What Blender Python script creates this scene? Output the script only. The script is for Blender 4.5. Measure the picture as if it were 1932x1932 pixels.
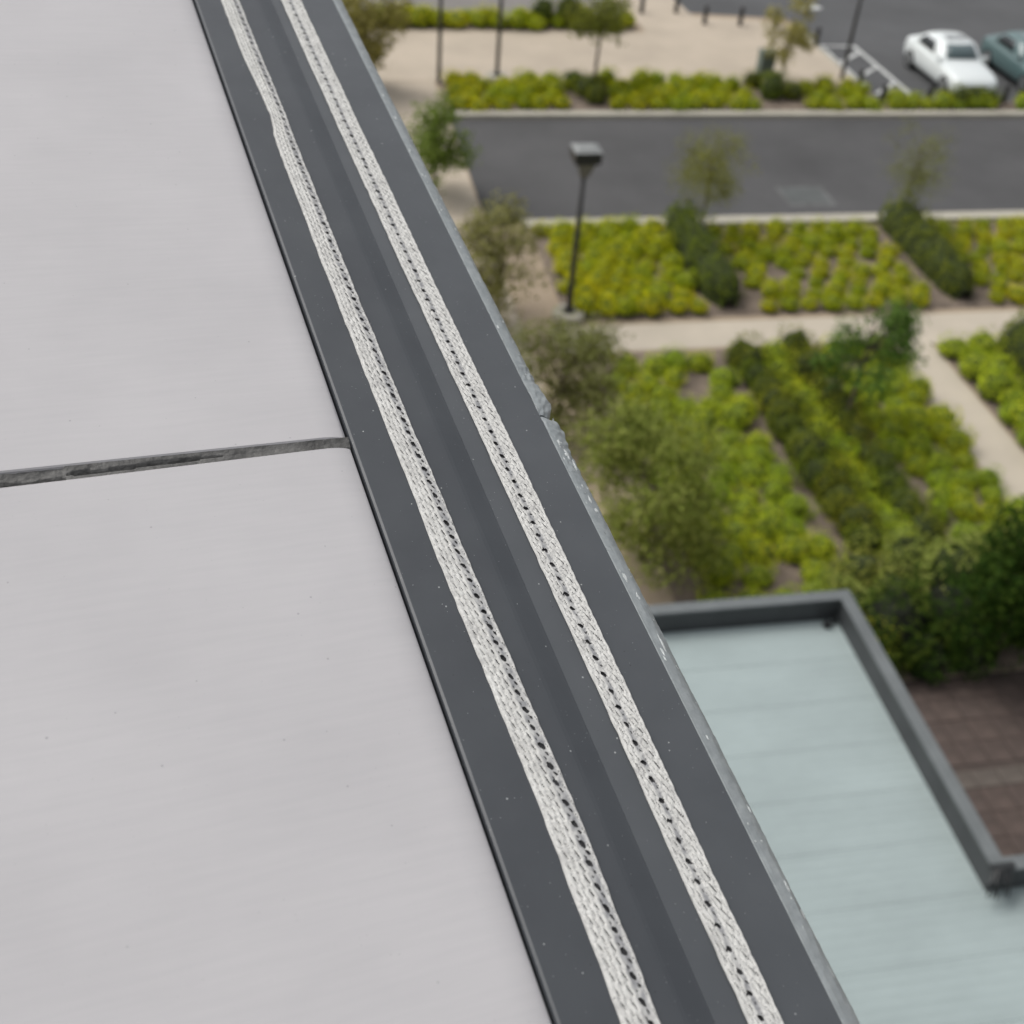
import bpy, bmesh, math, random
import numpy as np
from mathutils import Vector, Matrix, noise

for o in list(bpy.data.objects):
    bpy.data.objects.remove(o)
scene = bpy.context.scene
col = scene.collection
rad = math.radians

# ------------------------------------------------------------------ camera
H = 13.0
PITCH, ROLL, YAW = rad(39.44), rad(4.97), rad(13.4)
hd = Vector((math.sin(YAW), math.cos(YAW), 0)); rt = Vector((math.cos(YAW), -math.sin(YAW), 0)); zz = Vector((0, 0, 1))
fwd = math.cos(PITCH) * hd - math.sin(PITCH) * zz
up = math.sin(PITCH) * hd + math.cos(PITCH) * zz
cam_r = math.cos(ROLL) * rt + math.sin(ROLL) * up
cam_u = -math.sin(ROLL) * rt + math.cos(ROLL) * up
cd = bpy.data.cameras.new('camera'); cam = bpy.data.objects.new('camera', cd); col.objects.link(cam)
m = Matrix.Identity(4)
for i in range(3):
    m[i][0], m[i][1], m[i][2] = cam_r[i], cam_u[i], -fwd[i]
m.translation = (0, 0, H)
cam.matrix_world = m
cd.sensor_width = 36; cd.lens = 2200 / 1932 * 36
cd.clip_start = 0.05; cd.clip_end = 2000
cd.dof.use_dof = True; cd.dof.focus_distance = 1.22; cd.dof.aperture_fstop = 4.9
scene.camera = cam

# ------------------------------------------------------------------ light: bright overcast
SUN_EL, SUN_AZ = rad(58), rad(-55)      # azimuth clockwise from +Y
w = bpy.data.worlds.new('World'); scene.world = w; w.use_nodes = True
nt = w.node_tree; nt.nodes.clear()
sky = nt.nodes.new('ShaderNodeTexSky'); sky.sky_type = 'NISHITA'; sky.sun_disc = False
sky.sun_elevation = SUN_EL; sky.sun_rotation = SUN_AZ; sky.air_density = 1.0; sky.dust_density = 4.0; sky.ozone_density = 1.0
hs = nt.nodes.new('ShaderNodeHueSaturation'); hs.inputs['Saturation'].default_value = 0.22
bg = nt.nodes.new('ShaderNodeBackground'); bg.inputs['Strength'].default_value = 0.12
ow = nt.nodes.new('ShaderNodeOutputWorld')
nt.links.new(sky.outputs[0], hs.inputs['Color']); nt.links.new(hs.outputs[0], bg.inputs['Color']); nt.links.new(bg.outputs[0], ow.inputs['Surface'])
sl = bpy.data.lights.new('sun', 'SUN'); sl.energy = 1.2; sl.angle = rad(30); sl.color = (1.0, 0.97, 0.93)
so = bpy.data.objects.new('sun', sl); col.objects.link(so)
sdir = Vector((math.sin(SUN_AZ) * math.cos(SUN_EL), math.cos(SUN_AZ) * math.cos(SUN_EL), math.sin(SUN_EL)))
so.rotation_euler = sdir.to_track_quat('Z', 'Y').to_euler()
vs = scene.view_settings
vs.view_transform = 'Standard'; vs.look = 'None'; vs.exposure = 0.35; vs.gamma = 1.0; vs.use_curve_mapping = False

# ------------------------------------------------------------------ helpers
random.seed(11)
R = random.random
U = random.uniform

def tag(o, label=None, cat=None, group=None, kind=None):
    if label: o['label'] = label
    if cat: o['category'] = cat
    if group: o['group'] = group
    if kind: o['kind'] = kind
    return o

def empty(name, loc=(0, 0, 0), rz=0, label=None, cat=None, group=None):
    o = bpy.data.objects.new(name, None); col.objects.link(o)
    o.location = loc; o.rotation_euler = (0, 0, rz); o.empty_display_size = 0.1
    return tag(o, label, cat, group)

class MB:
    def __init__(s): s.v = []; s.f = []
    def add(s, vs, fs):
        b = len(s.v); s.v += [tuple(q) for q in vs]; s.f += [tuple(b + i for i in f) for f in fs]; return s
    def box(s, x0, x1, y0, y1, z0, z1):
        return s.add([(x0, y0, z0), (x1, y0, z0), (x1, y1, z0), (x0, y1, z0), (x0, y0, z1), (x1, y0, z1), (x1, y1, z1), (x0, y1, z1)],
                     [(3, 2, 1, 0), (4, 5, 6, 7), (0, 1, 5, 4), (1, 2, 6, 5), (2, 3, 7, 6), (3, 0, 4, 7)])
    def tube(s, pts, rads, n=8, cap=True):
        pts = [Vector(p) for p in pts]; rings = []
        for i, p in enumerate(pts):
            d = (pts[min(i + 1, len(pts) - 1)] - pts[max(i - 1, 0)]).normalized()
            a = d.cross(Vector((0.31, 0.95, 0.07))).normalized()
            if a.length < 0.1: a = d.cross(Vector((1, 0, 0))).normalized()
            b = d.cross(a)
            rings.append([p + rads[i] * (math.cos(2 * math.pi * k / n) * a + math.sin(2 * math.pi * k / n) * b) for k in range(n)])
        vv = [q for r in rings for q in r]; ff = []
        for i in range(len(pts) - 1):
            for k in range(n):
                ff.append((i * n + k, i * n + (k + 1) % n, (i + 1) * n + (k + 1) % n, (i + 1) * n + k))
        if cap:
            ff.append(tuple(range(n - 1, -1, -1))); ff.append(tuple((len(pts) - 1) * n + k for k in range(n)))
        return s.add(vv, ff)
    def sheet(s, poly, z):
        return s.add([(x, y, z) for x, y in poly], [tuple(range(len(poly)))])
    def mesh(s, name, mat=None, smooth=False):
        me = bpy.data.meshes.new(name); me.from_pydata(s.v, [], s.f); me.update()
        if mat: me.materials.append(mat)
        if smooth:
            me.polygons.foreach_set('use_smooth', [True] * len(me.polygons))
        return me
    def build(s, name, mat, parent=None, smooth=False, bevel=0, recalc=False, seg=2):
        me = s.mesh(name, mat, smooth)
        if recalc or bevel:
            bm = bmesh.new(); bm.from_mesh(me)
            if recalc: bmesh.ops.recalc_face_normals(bm, faces=bm.faces)
            bm.to_mesh(me); bm.free()
        o = bpy.data.objects.new(name, me); col.objects.link(o)
        if parent: o.parent = parent
        if bevel:
            b = o.modifiers.new('bevel', 'BEVEL'); b.width = bevel; b.segments = seg; b.limit_method = 'ANGLE'
        return o

def link(name, me, parent=None, loc=None):
    o = bpy.data.objects.new(name, me); col.objects.link(o)
    if parent: o.parent = parent
    if loc is not None: o.location = loc
    return o

# ------------------------------------------------------------------ materials
def newmat(name):
    mt = bpy.data.materials.new(name); mt.use_nodes = True
    n = mt.node_tree.nodes; b = n['Principled BSDF']
    return mt, mt.node_tree, b

def node(t, kind, **kw):
    nd = t.nodes.new(kind)
    for k, v in kw.items():
        if k in nd.inputs: nd.inputs[k].default_value = v
        else: setattr(nd, k, v)
    return nd

def ramp(t, src, stops):
    r = t.nodes.new('ShaderNodeValToRGB')
    el = r.color_ramp.elements
    while len(el) < len(stops): el.new(0.5)
    for e, (p, c) in zip(el, stops):
        e.position = p; e.color = (c[0], c[1], c[2], 1) if len(c) == 3 else c
    t.links.new(src, r.inputs[0]); return r.outputs[0]

def mixc(t, fac, a, b, mode='MIX'):
    mx = t.nodes.new('ShaderNodeMix'); mx.data_type = 'RGBA'; mx.blend_type = mode
    for sock, val in ((mx.inputs['Factor'], fac), (mx.inputs['A'], a), (mx.inputs['B'], b)):
        sk = sock
        if sock.name in ('A', 'B'):
            sk = [q for q in mx.inputs if q.name == sock.name and q.type == 'RGBA'][0]
        elif sock.name == 'Factor':
            sk = mx.inputs[0]
        if hasattr(val, 'is_linked'): t.links.new(val, sk)
        elif isinstance(val, (int, float)): sk.default_value = val
        else: sk.default_value = (*val[:3], 1)
    return [q for q in mx.outputs if q.type == 'RGBA'][0]

def surf(name, c, rough=0.7, vary=0.25, scale=3.0, fine=60.0, bump=0.0, bscale=80.0, metal=0.0, spec=0.5, stretch=None):
    """two-scale mottled surface"""
    mt, t, b = newmat(name)
    tc = t.nodes.new('ShaderNodeTexCoord'); src = tc.outputs['Object']
    if stretch:
        mp = node(t, 'ShaderNodeMapping'); mp.inputs['Scale'].default_value = stretch
        t.links.new(src, mp.inputs[0]); src = mp.outputs[0]
    n1 = node(t, 'ShaderNodeTexNoise', Scale=scale, Detail=6.0, Roughness=0.6); t.links.new(src, n1.inputs['Vector'])
    n2 = node(t, 'ShaderNodeTexNoise', Scale=fine, Detail=3.0); t.links.new(src, n2.inputs['Vector'])
    lo = [x * (1 - vary) for x in c]; hi = [min(1, x * (1 + vary)) for x in c]
    a = ramp(t, n1.outputs[0], [(0.3, lo), (0.7, hi)])
    f = ramp(t, n2.outputs[0], [(0.3, (1 - vary * .5,) * 3), (0.7, (1 + 0,) * 3)])
    t.links.new(mixc(t, 1.0, a, f, 'MULTIPLY'), b.inputs['Base Color'])
    b.inputs['Roughness'].default_value = rough; b.inputs['Metallic'].default_value = metal
    b.inputs['Specular IOR Level'].default_value = spec
    if bump:
        n3 = node(t, 'ShaderNodeTexNoise', Scale=bscale, Detail=4.0); t.links.new(src, n3.inputs['Vector'])
        bp = node(t, 'ShaderNodeBump', Strength=bump, Distance=0.01); t.links.new(n3.outputs[0], bp.inputs['Height'])
        t.links.new(bp.outputs[0], b.inputs['Normal'])
    return mt

def foliage(name, dark, mid, palest, trans=0.35):
    mt, t, b = newmat(name)
    t.nodes.remove(b)
    g = t.nodes.new('ShaderNodeNewGeometry'); oi = t.nodes.new('ShaderNodeObjectInfo')
    c = ramp(t, g.outputs['Random Per Island'], [(0.0, dark), (0.5, mid), (1.0, palest)])  # each leaf takes a random tone between darkest and palest
    c2 = ramp(t, oi.outputs['Random'], [(0.0, (0.72, 0.86, 0.75)), (0.5, (1, 1, 1)), (1.0, (1.18, 1.06, 0.8))])
    cc = mixc(t, 1.0, c, c2, 'MULTIPLY')
    d = t.nodes.new('ShaderNodeBsdfDiffuse'); tr = t.nodes.new('ShaderNodeBsdfTranslucent'); mx = t.nodes.new('ShaderNodeMixShader')
    mx.inputs[0].default_value = trans
    t.links.new(cc, d.inputs[0]); t.links.new(cc, tr.inputs[0]); t.links.new(d.outputs[0], mx.inputs[1]); t.links.new(tr.outputs[0], mx.inputs[2])
    t.links.new(mx.outputs[0], t.nodes['Material Output'].inputs['Surface'])
    return mt

def speck_layers(t, base, src, specs):
    """sprinkle small light or dark dust grains: (scale, threshold, colour, seed)"""
    outc = base
    for sc, th, cl, off in specs:
        mp = node(t, 'ShaderNodeMapping'); mp.inputs['Location'].default_value = (off, off * .7, 0); t.links.new(src, mp.inputs[0])
        vo = node(t, 'ShaderNodeTexVoronoi', Scale=sc); t.links.new(mp.outputs[0], vo.inputs['Vector'])
        sep = t.nodes.new('ShaderNodeSeparateColor'); t.links.new(vo.outputs['Color'], sep.inputs[0])
        rr = node(t, 'ShaderNodeMath', operation='MULTIPLY'); t.links.new(sep.outputs[0], rr.inputs[0]); rr.inputs[1].default_value = th
        lt = node(t, 'ShaderNodeMath', operation='LESS_THAN'); t.links.new(vo.outputs['Distance'], lt.inputs[0]); t.links.new(rr.outputs[0], lt.inputs[1])
        g2 = node(t, 'ShaderNodeMath', operation='GREATER_THAN'); t.links.new(sep.outputs[1], g2.inputs[0]); g2.inputs[1].default_value = 0.6
        mu = node(t, 'ShaderNodeMath', operation='MULTIPLY'); t.links.new(lt.outputs[0], mu.inputs[0]); t.links.new(g2.outputs[0], mu.inputs[1])
        outc = mixc(t, mu.outputs[0], outc, cl)
    return outc

M = {}
# painted roof panel
mt, t, b = newmat('panel_paint'); M['panel'] = mt
tc = t.nodes.new('ShaderNodeTexCoord')
n1 = node(t, 'ShaderNodeTexNoise', Scale=5.0, Detail=8.0, Roughness=0.55); t.links.new(tc.outputs['Object'], n1.inputs['Vector'])
mp = node(t, 'ShaderNodeMapping'); mp.inputs['Scale'].default_value = (3, 40, 1); t.links.new(tc.outputs['Object'], mp.inputs[0])
n2 = node(t, 'ShaderNodeTexNoise', Scale=4.0, Detail=5.0); t.links.new(mp.outputs[0], n2.inputs['Vector'])
a = ramp(t, n1.outputs[0], [(0.25, (0.425, 0.414, 0.42)), (0.75, (0.475, 0.463, 0.468))])
f = ramp(t, n2.outputs[0], [(0.25, (0.95, 0.95, 0.955)), (0.75, (1, 1, 1))])
cc = mixc(t, 1.0, a, f, 'MULTIPLY')
cc = speck_layers(t, cc, tc.outputs['Object'], [(70, 0.09, (0.33, 0.32, 0.33), 0.3), (160, 0.10, (0.37, 0.36, 0.37), 2.3)])
t.links.new(cc, b.inputs['Base Color']); b.inputs['Roughness'].default_value = 0.72; b.inputs['Specular IOR Level'].default_value = 0.3
n3 = node(t, 'ShaderNodeTexNoise', Scale=220.0, Detail=3.0); t.links.new(tc.outputs['Object'], n3.inputs['Vector'])
bp = node(t, 'ShaderNodeBump', Strength=0.12, Distance=0.001); t.links.new(n3.outputs[0], bp.inputs['Height']); t.links.new(bp.outputs[0], b.inputs['Normal'])

# dark capping metal
def capping_mat(name, c0, c1, rough):
    mt, t, b = newmat(name)
    tc = t.nodes.new('ShaderNodeTexCoord')
    n1 = node(t, 'ShaderNodeTexNoise', Scale=9.0, Detail=7.0, Roughness=0.6); t.links.new(tc.outputs['Object'], n1.inputs['Vector'])
    a = ramp(t, n1.outputs[0], [(0.3, c0), (0.7, c1)])
    cc = speck_layers(t, a, tc.outputs['Object'], [(95, 0.10, (0.30, 0.31, 0.31), 0.0), (240, 0.12, (0.22, 0.23, 0.23), 3.1), (120, 0.075, (0.02, 0.02, 0.022), 5.7), (45, 0.045, (0.42, 0.43, 0.42), 8.2)])
    t.links.new(cc, b.inputs['Base Color'])
    n2 = node(t, 'ShaderNodeTexNoise', Scale=30.0, Detail=5.0); t.links.new(tc.outputs['Object'], n2.inputs['Vector'])
    mr = node(t, 'ShaderNodeMapRange'); t.links.new(n2.outputs[0], mr.inputs[0]); mr.inputs[3].default_value = rough - .06; mr.inputs[4].default_value = rough + .08
    t.links.new(mr.outputs[0], b.inputs['Roughness'])
    n3 = node(t, 'ShaderNodeTexNoise', Scale=350.0, Detail=2.0); t.links.new(tc.outputs['Object'], n3.inputs['Vector'])
    bp = node(t, 'ShaderNodeBump', Strength=0.10, Distance=0.0006); t.links.new(n3.outputs[0], bp.inputs['Height']); t.links.new(bp.outputs[0], b.inputs['Normal'])
    b.inputs['Specular IOR Level'].default_value = 0.42
    return mt
M['cap'] = capping_mat('capping_paint', (0.045, 0.0495, 0.056), (0.057, 0.0625, 0.069), 0.44)
M['cap2'] = capping_mat('capping_paint_outer', (0.058, 0.0635, 0.070), (0.072, 0.078, 0.085), 0.44)

# worn edge: grey paint scuffed to bare bright metal and white patches
mt, t, b = newmat('worn_edge'); M['edge'] = mt
tc = t.nodes.new('ShaderNodeTexCoord')
mp = node(t, 'ShaderNodeMapping'); mp.inputs['Scale'].default_value = (110, 38, 90); t.links.new(tc.outputs['Object'], mp.inputs[0])
n1 = node(t, 'ShaderNodeTexNoise', Scale=1.0, Detail=8.0, Roughness=0.68); t.links.new(mp.outputs[0], n1.inputs['Vector'])
n2 = node(t, 'ShaderNodeTexNoise', Scale=60.0, Detail=6.0, Roughness=0.7); t.links.new(tc.outputs['Object'], n2.inputs['Vector'])
a = ramp(t, n2.outputs[0], [(0.3, (0.20, 0.222, 0.228)), (0.7, (0.30, 0.322, 0.325))])
k = ramp(t, n1.outputs[0], [(0.63, (0, 0, 0)), (0.71, (1, 1, 1))])
cc = mixc(t, k, a, (0.55, 0.58, 0.57))
k2 = ramp(t, n1.outputs[0], [(0.30, (1, 1, 1)), (0.37, (0, 0, 0))])
cc = mixc(t, k2, cc, (0.09, 0.1, 0.1))
t.links.new(cc, b.inputs['Base Color']); b.inputs['Roughness'].default_value = 0.5
bp = node(t, 'ShaderNodeBump', Strength=0.5, Distance=0.0015); t.links.new(n1.outputs[0], bp.inputs['Height']); t.links.new(bp.outputs[0], b.inputs['Normal'])
M['chip'] = surf('bare_chip', (0.66, 0.69, 0.68), 0.35, 0.2, 60, 300, 0.5, 200)

# strap yarns
mt, t, b = newmat('strap_yarn'); M['yarn'] = mt
tc = t.nodes.new('ShaderNodeTexCoord'); at = t.nodes.new('ShaderNodeAttribute'); at.attribute_name = 'weather'
n1 = node(t, 'ShaderNodeTexNoise', Scale=60.0, Detail=6.0, Roughness=.65); t.links.new(tc.outputs['Object'], n1.inputs['Vector'])
a = ramp(t, n1.outputs[0], [(0.28, (0.44, 0.435, 0.42)), (0.5, (0.575, 0.57, 0.545)), (0.75, (0.66, 0.655, 0.63))])
mp = node(t, 'ShaderNodeMapping'); mp.inputs['Scale'].default_value = (1500, 150, 1); mp.inputs['Rotation'].default_value = (0, 0, -0.28); t.links.new(tc.outputs['Object'], mp.inputs[0])
n2 = node(t, 'ShaderNodeTexNoise', Scale=1.0, Detail=3.0); t.links.new(mp.outputs[0], n2.inputs['Vector'])
k2 = ramp(t, n2.outputs[0], [(0.30, (.72,) * 3), (0.52, (1, 1, 1))])
cc = mixc(t, 1.0, a, k2, 'MULTIPLY')
cc = mixc(t, at.outputs['Fac'], cc, (0.26, 0.262, 0.268))
t.links.new(cc, b.inputs['Base Color']); b.inputs['Roughness'].default_value = 0.75; b.inputs['Specular IOR Level'].default_value = 0.25
bp = node(t, 'ShaderNodeBump', Strength=0.35, Distance=0.0004); t.links.new(n2.outputs[0], bp.inputs['Height']); t.links.new(bp.outputs[0], b.inputs['Normal'])
M['tape'] = surf('strap_backing_shade', (0.03, 0.03, 0.033), 0.9, 0.5, 90, 400)  # near black, so the shade inside slits and holes is in the colour

M['sealant'] = surf('joint_sealant', (0.115, 0.113, 0.108), 0.75, 0.5, 24, 150, 0.4, 120)
M['sealant_dark'] = surf('joint_recess', (0.03, 0.028, 0.027), 0.9, 0.4, 30, 100)
M['facade'] = surf('facade_render', (0.36, 0.36, 0.36), 0.8, 0.1, 1, 20)
M['asphalt'] = surf('asphalt', (0.071, 0.070, 0.071), 0.85, 0.24, 0.28, 9, 0.3, 60)
M['asphalt_lot'] = surf('asphalt_parking', (0.078, 0.079, 0.081), 0.85, 0.2, 0.3, 9, 0.3, 60)
M['concrete'] = surf('path_concrete', (0.47, 0.415, 0.335), 0.85, 0.08, 0.7, 14, 0.1, 40)
M['plaza'] = surf('plaza_paving', (0.44, 0.375, 0.295), 0.85, 0.11, 0.5, 10, 0.1, 40)
M['kerb'] = surf('kerb_concrete', (0.40, 0.375, 0.31), 0.85, 0.12, 1.2, 12)
M['ground'] = surf('sandy_ground', (0.36, 0.285, 0.205), 0.95, 0.16, 0.6, 12, 0.3, 30)
M['forecourt'] = surf('forecourt_slab', (0.20, 0.185, 0.17), 0.85, 0.1, 0.4, 6)
M['mulch'] = surf('bark_mulch', (0.185, 0.145, 0.112), 0.95, 0.4, 2.5, 30, 0.8, 45)
M['paint'] = surf('white_line_paint', (0.55, 0.56, 0.54), 0.7, 0.3, 2.5, 14)
M['paint_faint'] = surf('worn_line_paint', (0.118, 0.12, 0.118), 0.8, 0.35, 2.5, 14)
M['roofsheet'] = surf('canopy_sheet', (0.318, 0.376, 0.372), 0.5, 0.09, 1.0, 14, 0.05, 20, stretch=(0.5, 1.4, 1))
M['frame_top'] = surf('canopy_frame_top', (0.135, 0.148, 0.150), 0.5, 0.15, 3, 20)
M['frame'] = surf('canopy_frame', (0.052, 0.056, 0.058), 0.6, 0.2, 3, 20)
M['black'] = surf('black_metal', (0.02, 0.022, 0.023), 0.5, 0.2, 5, 30)
M['pole'] = surf('pole_paint', (0.035, 0.034, 0.034), 0.5, 0.2, 5, 30)
M['lamp_top'] = surf('lamp_head_top', (0.22, 0.23, 0.225), 0.55, 0.12, 6, 30)
M['lens'] = surf('lamp_lens', (0.14, 0.14, 0.135), 0.25, 0.1, 6, 30)
M['paver'] = surf('brown_paver', (0.084, 0.062, 0.053), 0.9, 0.25, 3, 30, 0.3, 50)  # brown set dark: shade from the surrounding trees is in this colour
M['paver2'] = surf('brown_paver_light', (0.090, 0.066, 0.056), 0.9, 0.25, 3, 30, 0.3, 50)
M['joint'] = surf('paver_joint', (0.074, 0.057, 0.049), 0.95, 0.2, 3, 30)
M['paver_band'] = surf('paver_band', (0.105, 0.088, 0.075), 0.9, 0.2, 3, 30)
M['util'] = surf('green_cabinet', (0.13, 0.165, 0.14), 0.6, 0.15, 3, 20)
M['bark'] = surf('bark', (0.11, 0.088, 0.066), 0.9, 0.35, 8, 60, 0.6, 50)
M['bark_pale'] = surf('bark_pale', (0.22, 0.19, 0.15), 0.9, 0.3, 8, 60, 0.6, 50)
M['lime'] = foliage('lime_leaves', (0.22, 0.27, 0.012), (0.41, 0.45, 0.017), (0.60, 0.55, 0.035))
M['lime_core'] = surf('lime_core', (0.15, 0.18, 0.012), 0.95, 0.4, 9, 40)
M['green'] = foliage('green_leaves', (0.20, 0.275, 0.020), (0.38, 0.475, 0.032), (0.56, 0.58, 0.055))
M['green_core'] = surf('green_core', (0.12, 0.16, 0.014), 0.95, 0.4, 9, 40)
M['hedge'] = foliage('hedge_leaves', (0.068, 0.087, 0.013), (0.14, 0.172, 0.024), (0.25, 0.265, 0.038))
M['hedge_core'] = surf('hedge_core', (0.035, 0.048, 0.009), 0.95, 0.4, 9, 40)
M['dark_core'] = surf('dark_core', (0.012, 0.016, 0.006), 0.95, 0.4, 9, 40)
M['olive'] = foliage('olive_leaves', (0.13, 0.125, 0.042), (0.24, 0.235, 0.08), (0.36, 0.35, 0.14))
M['yolive'] = foliage('yellow_olive_leaves', (0.13, 0.13, 0.026), (0.22, 0.225, 0.045), (0.33, 0.33, 0.08))
M['tgreen'] = foliage('tree_green_leaves', (0.065, 0.115, 0.026), (0.13, 0.205, 0.045), (0.24, 0.31, 0.085))
M['troad'] = foliage('feathery_leaves', (0.15, 0.16, 0.03), (0.23, 0.25, 0.05), (0.33, 0.34, 0.09))
M['tolive'] = foliage('tree_olive_green_leaves', (0.13, 0.165, 0.034), (0.235, 0.285, 0.062), (0.36, 0.39, 0.11))
M['ypale'] = foliage('pale_olive_leaves', (0.20, 0.20, 0.07), (0.30, 0.30, 0.11), (0.40, 0.40, 0.16))
M['tdark'] = foliage('tree_dark_leaves', (0.018, 0.036, 0.010), (0.045, 0.076, 0.016), (0.105, 0.145, 0.028))

# ================================================================== STRUCTURE: ground, roads, paths
def struct(name, mb, mat, **kw):
    return tag(mb.build(name, mat, **kw), kind='structure')

g = MB()
NX = 24
xs = [-600, -120, -40] + [-10 + i * 3 for i in range(21)] + [90, 200, 600]
ys = [-600, -120, -30] + [-6 + i * 3 for i in range(21)] + [90, 200, 700]
g.add([(x, y, 0) for y in ys for x in xs], [(j * len(xs) + i, j * len(xs) + i + 1, (j + 1) * len(xs) + i + 1, (j + 1) * len(xs) + i) for j in range(len(ys) - 1) for i in range(len(xs) - 1)])
struct('ground', g, M['ground'])
rect = lambda x0, x1, y0, y1: [(x0, y0), (x1, y0), (x1, y1), (x0, y1)]
struct('road', MB().sheet(rect(5.05, 120, 26.55, 33.35), 0.004), M['asphalt'])
struct('parking_lot', MB().sheet([(19.35, 33.75), (120, 33.75), (120, 90), (13.2, 90), (13.2, 44.1), (19.35, 43.2)], 0.004), M['asphalt_lot'])
struct('plaza', MB().sheet([(2.0, 36.5), (19.2, 36.5), (19.2, 41.0), (18.9, 42.3), (18.2, 42.95), (15.6, 43.35), (15.0, 60), (13.25, 60), (13.25, 41.45), (2.0, 41.45)], 0.006), M['plaza'])
struct('forecourt', MB().sheet(rect(2.0, 13.0, 42.75, 90), 0.005), M['forecourt'])
struct('footpath', MB().sheet([(5.6, 20.45), (12.95, 20.45), (12.95, 8.0), (14.05, 8.0), (14.05, 20.25), (90, 20.25), (90, 21.62), (5.6, 21.5)], 0.008), M['concrete'])
struct('side_path', MB().sheet(rect(0.8, 5.0, -5, 36.45), 0.004), M['plaza'])
# planting beds: shallow mounded mulch
def bed(x0, x1, y0, y1, h=0.06):
    mb = MB(); nx = max(3, int((x1 - x0) / .35)); ny = max(3, int((y1 - y0) / .35)); vv = []
    for j in range(ny + 1):
        for i in range(nx + 1):
            e = min(i, nx - i, j, ny - j); q = min(1, e / 1.0)
            x = x0 + (x1 - x0) * i / nx; y = y0 + (y1 - y0) * j / ny
            vv.append((x, y, 0.010 + q * (h + 0.04 * noise.noise((x * 1.7, y * 1.7, 3)))))
    mb.add(vv, [(j * (nx + 1) + i, j * (nx + 1) + i + 1, (j + 1) * (nx + 1) + i + 1, (j + 1) * (nx + 1) + i) for j in range(ny) for i in range(nx)])
    return struct('planting_bed', mb, M['mulch'], smooth=True)
bed(6.05, 40, 21.72, 26.05)
bed(5.9, 12.86, 10.78, 20.35)
bed(14.12, 40, 8.0, 20.15)
bed(5.15, 19.1, 33.85, 36.45)
bed(19.15, 60, 33.85, 34.75)
bed(3.2, 12.9, 41.55, 42.7)
# kerbs, cast in lengths
def kerbs(y0, y1, x0, x1, step):
    x = x0; i = 0
    while x < x1:
        k = MB().box(x, min(x + step, x1) - 0.012, y0, y1, -0.05, 0.13)
        struct('kerb', k, M['kerb'], bevel=0.02); x += step
kerbs(33.37, 33.72, 5.0, 41, 3.6)
kerbs(26.10, 26.53, 5.9, 41.9, 3.6)
for (y0, y1) in ((36.6, 39.6), (39.62, 41.2)):
    struct('kerb', MB().box(19.2, 19.34, y0, y1, -0.05, 0.02), M['kerb'])
# painted markings
def stripe(x0, y0, x1, y1, wd, name='parking_line', mat='paint'):
    d = Vector((x1 - x0, y1 - y0)).normalized(); n = Vector((-d.y, d.x)) * wd / 2
    return struct(name, MB().sheet([(x0 - n.x, y0 - n.y), (x1 - n.x, y1 - n.y), (x1 + n.x, y1 + n.y), (x0 + n.x, y0 + n.y)], 0.009), M[mat])
stripe(20.72, 34.75, 20.72, 40.1, .16)
stripe(19.45, 36.3, 19.45, 40.1, .10)
stripe(19.4, 40.16, 20.8, 40.16, .12)
for yy in (39.0, 37.5, 36.0): stripe(19.5, yy - 0.55, 20.62, yy + 0.5, .14)
stripe(23.62, 34.75, 23.62, 39.8, .11)
stripe(26.5, 34.75, 26.5, 39.8, .11)
stripe(20.2, 44.6, 21.2, 44.9, .7, 'road_arrow')

# brown terrace with real pavers
ter = struct('terrace', MB().sheet(rect(4.0, 30, -6, 10.75), 0.004), M['joint'])
pv = [MB().box(-.193, .193, -.193, .193, -.03, .012).mesh('paver', M[k]) for k in ('paver', 'paver2', 'paver')]
bandm = MB().box(-.193, .193, -.14, .14, -.03, .012).mesh('paver', M['paver_band'])
for j in range(20):
    for i in range(12):
        x = 6.55 + i * .4; y = 10.5 - j * .4
        if abs(y - 8.9) < .01:
            link('paver', bandm, ter, (x, y - .05, 0.006)); continue
        o = link('paver', random.choice(pv), ter, (x + U(-.003, .003), y + U(-.003, .003), 0.006 + U(-.003, .003)))
        o.rotation_euler = (U(-.006, .006), U(-.006, .006), U(-.008, .008))

# ================================================================== FOREGROUND ROOF EDGE
d1 = Vector((-0.1723812, 0.96970282, 0.17309292)); d2 = Vector((0.98076486, 0.18529951, -0.0613545)); dn = Vector((0.09156966, -0.15918709, 0.98299261))
LF = Matrix.Identity(4)
for i in range(3): LF[i][0], LF[i][1], LF[i][2] = d2[i], d1[i], dn[i]
LF.translation = Vector((0, 0, H)) + 0.4036854 * d2 + 0.1901228 * d1 - 0.8949254 * dn
def local_root(name, label, cat, group=None):
    o = empty(name, label=label, cat=cat, group=group); o.matrix_world = LF; return o
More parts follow.
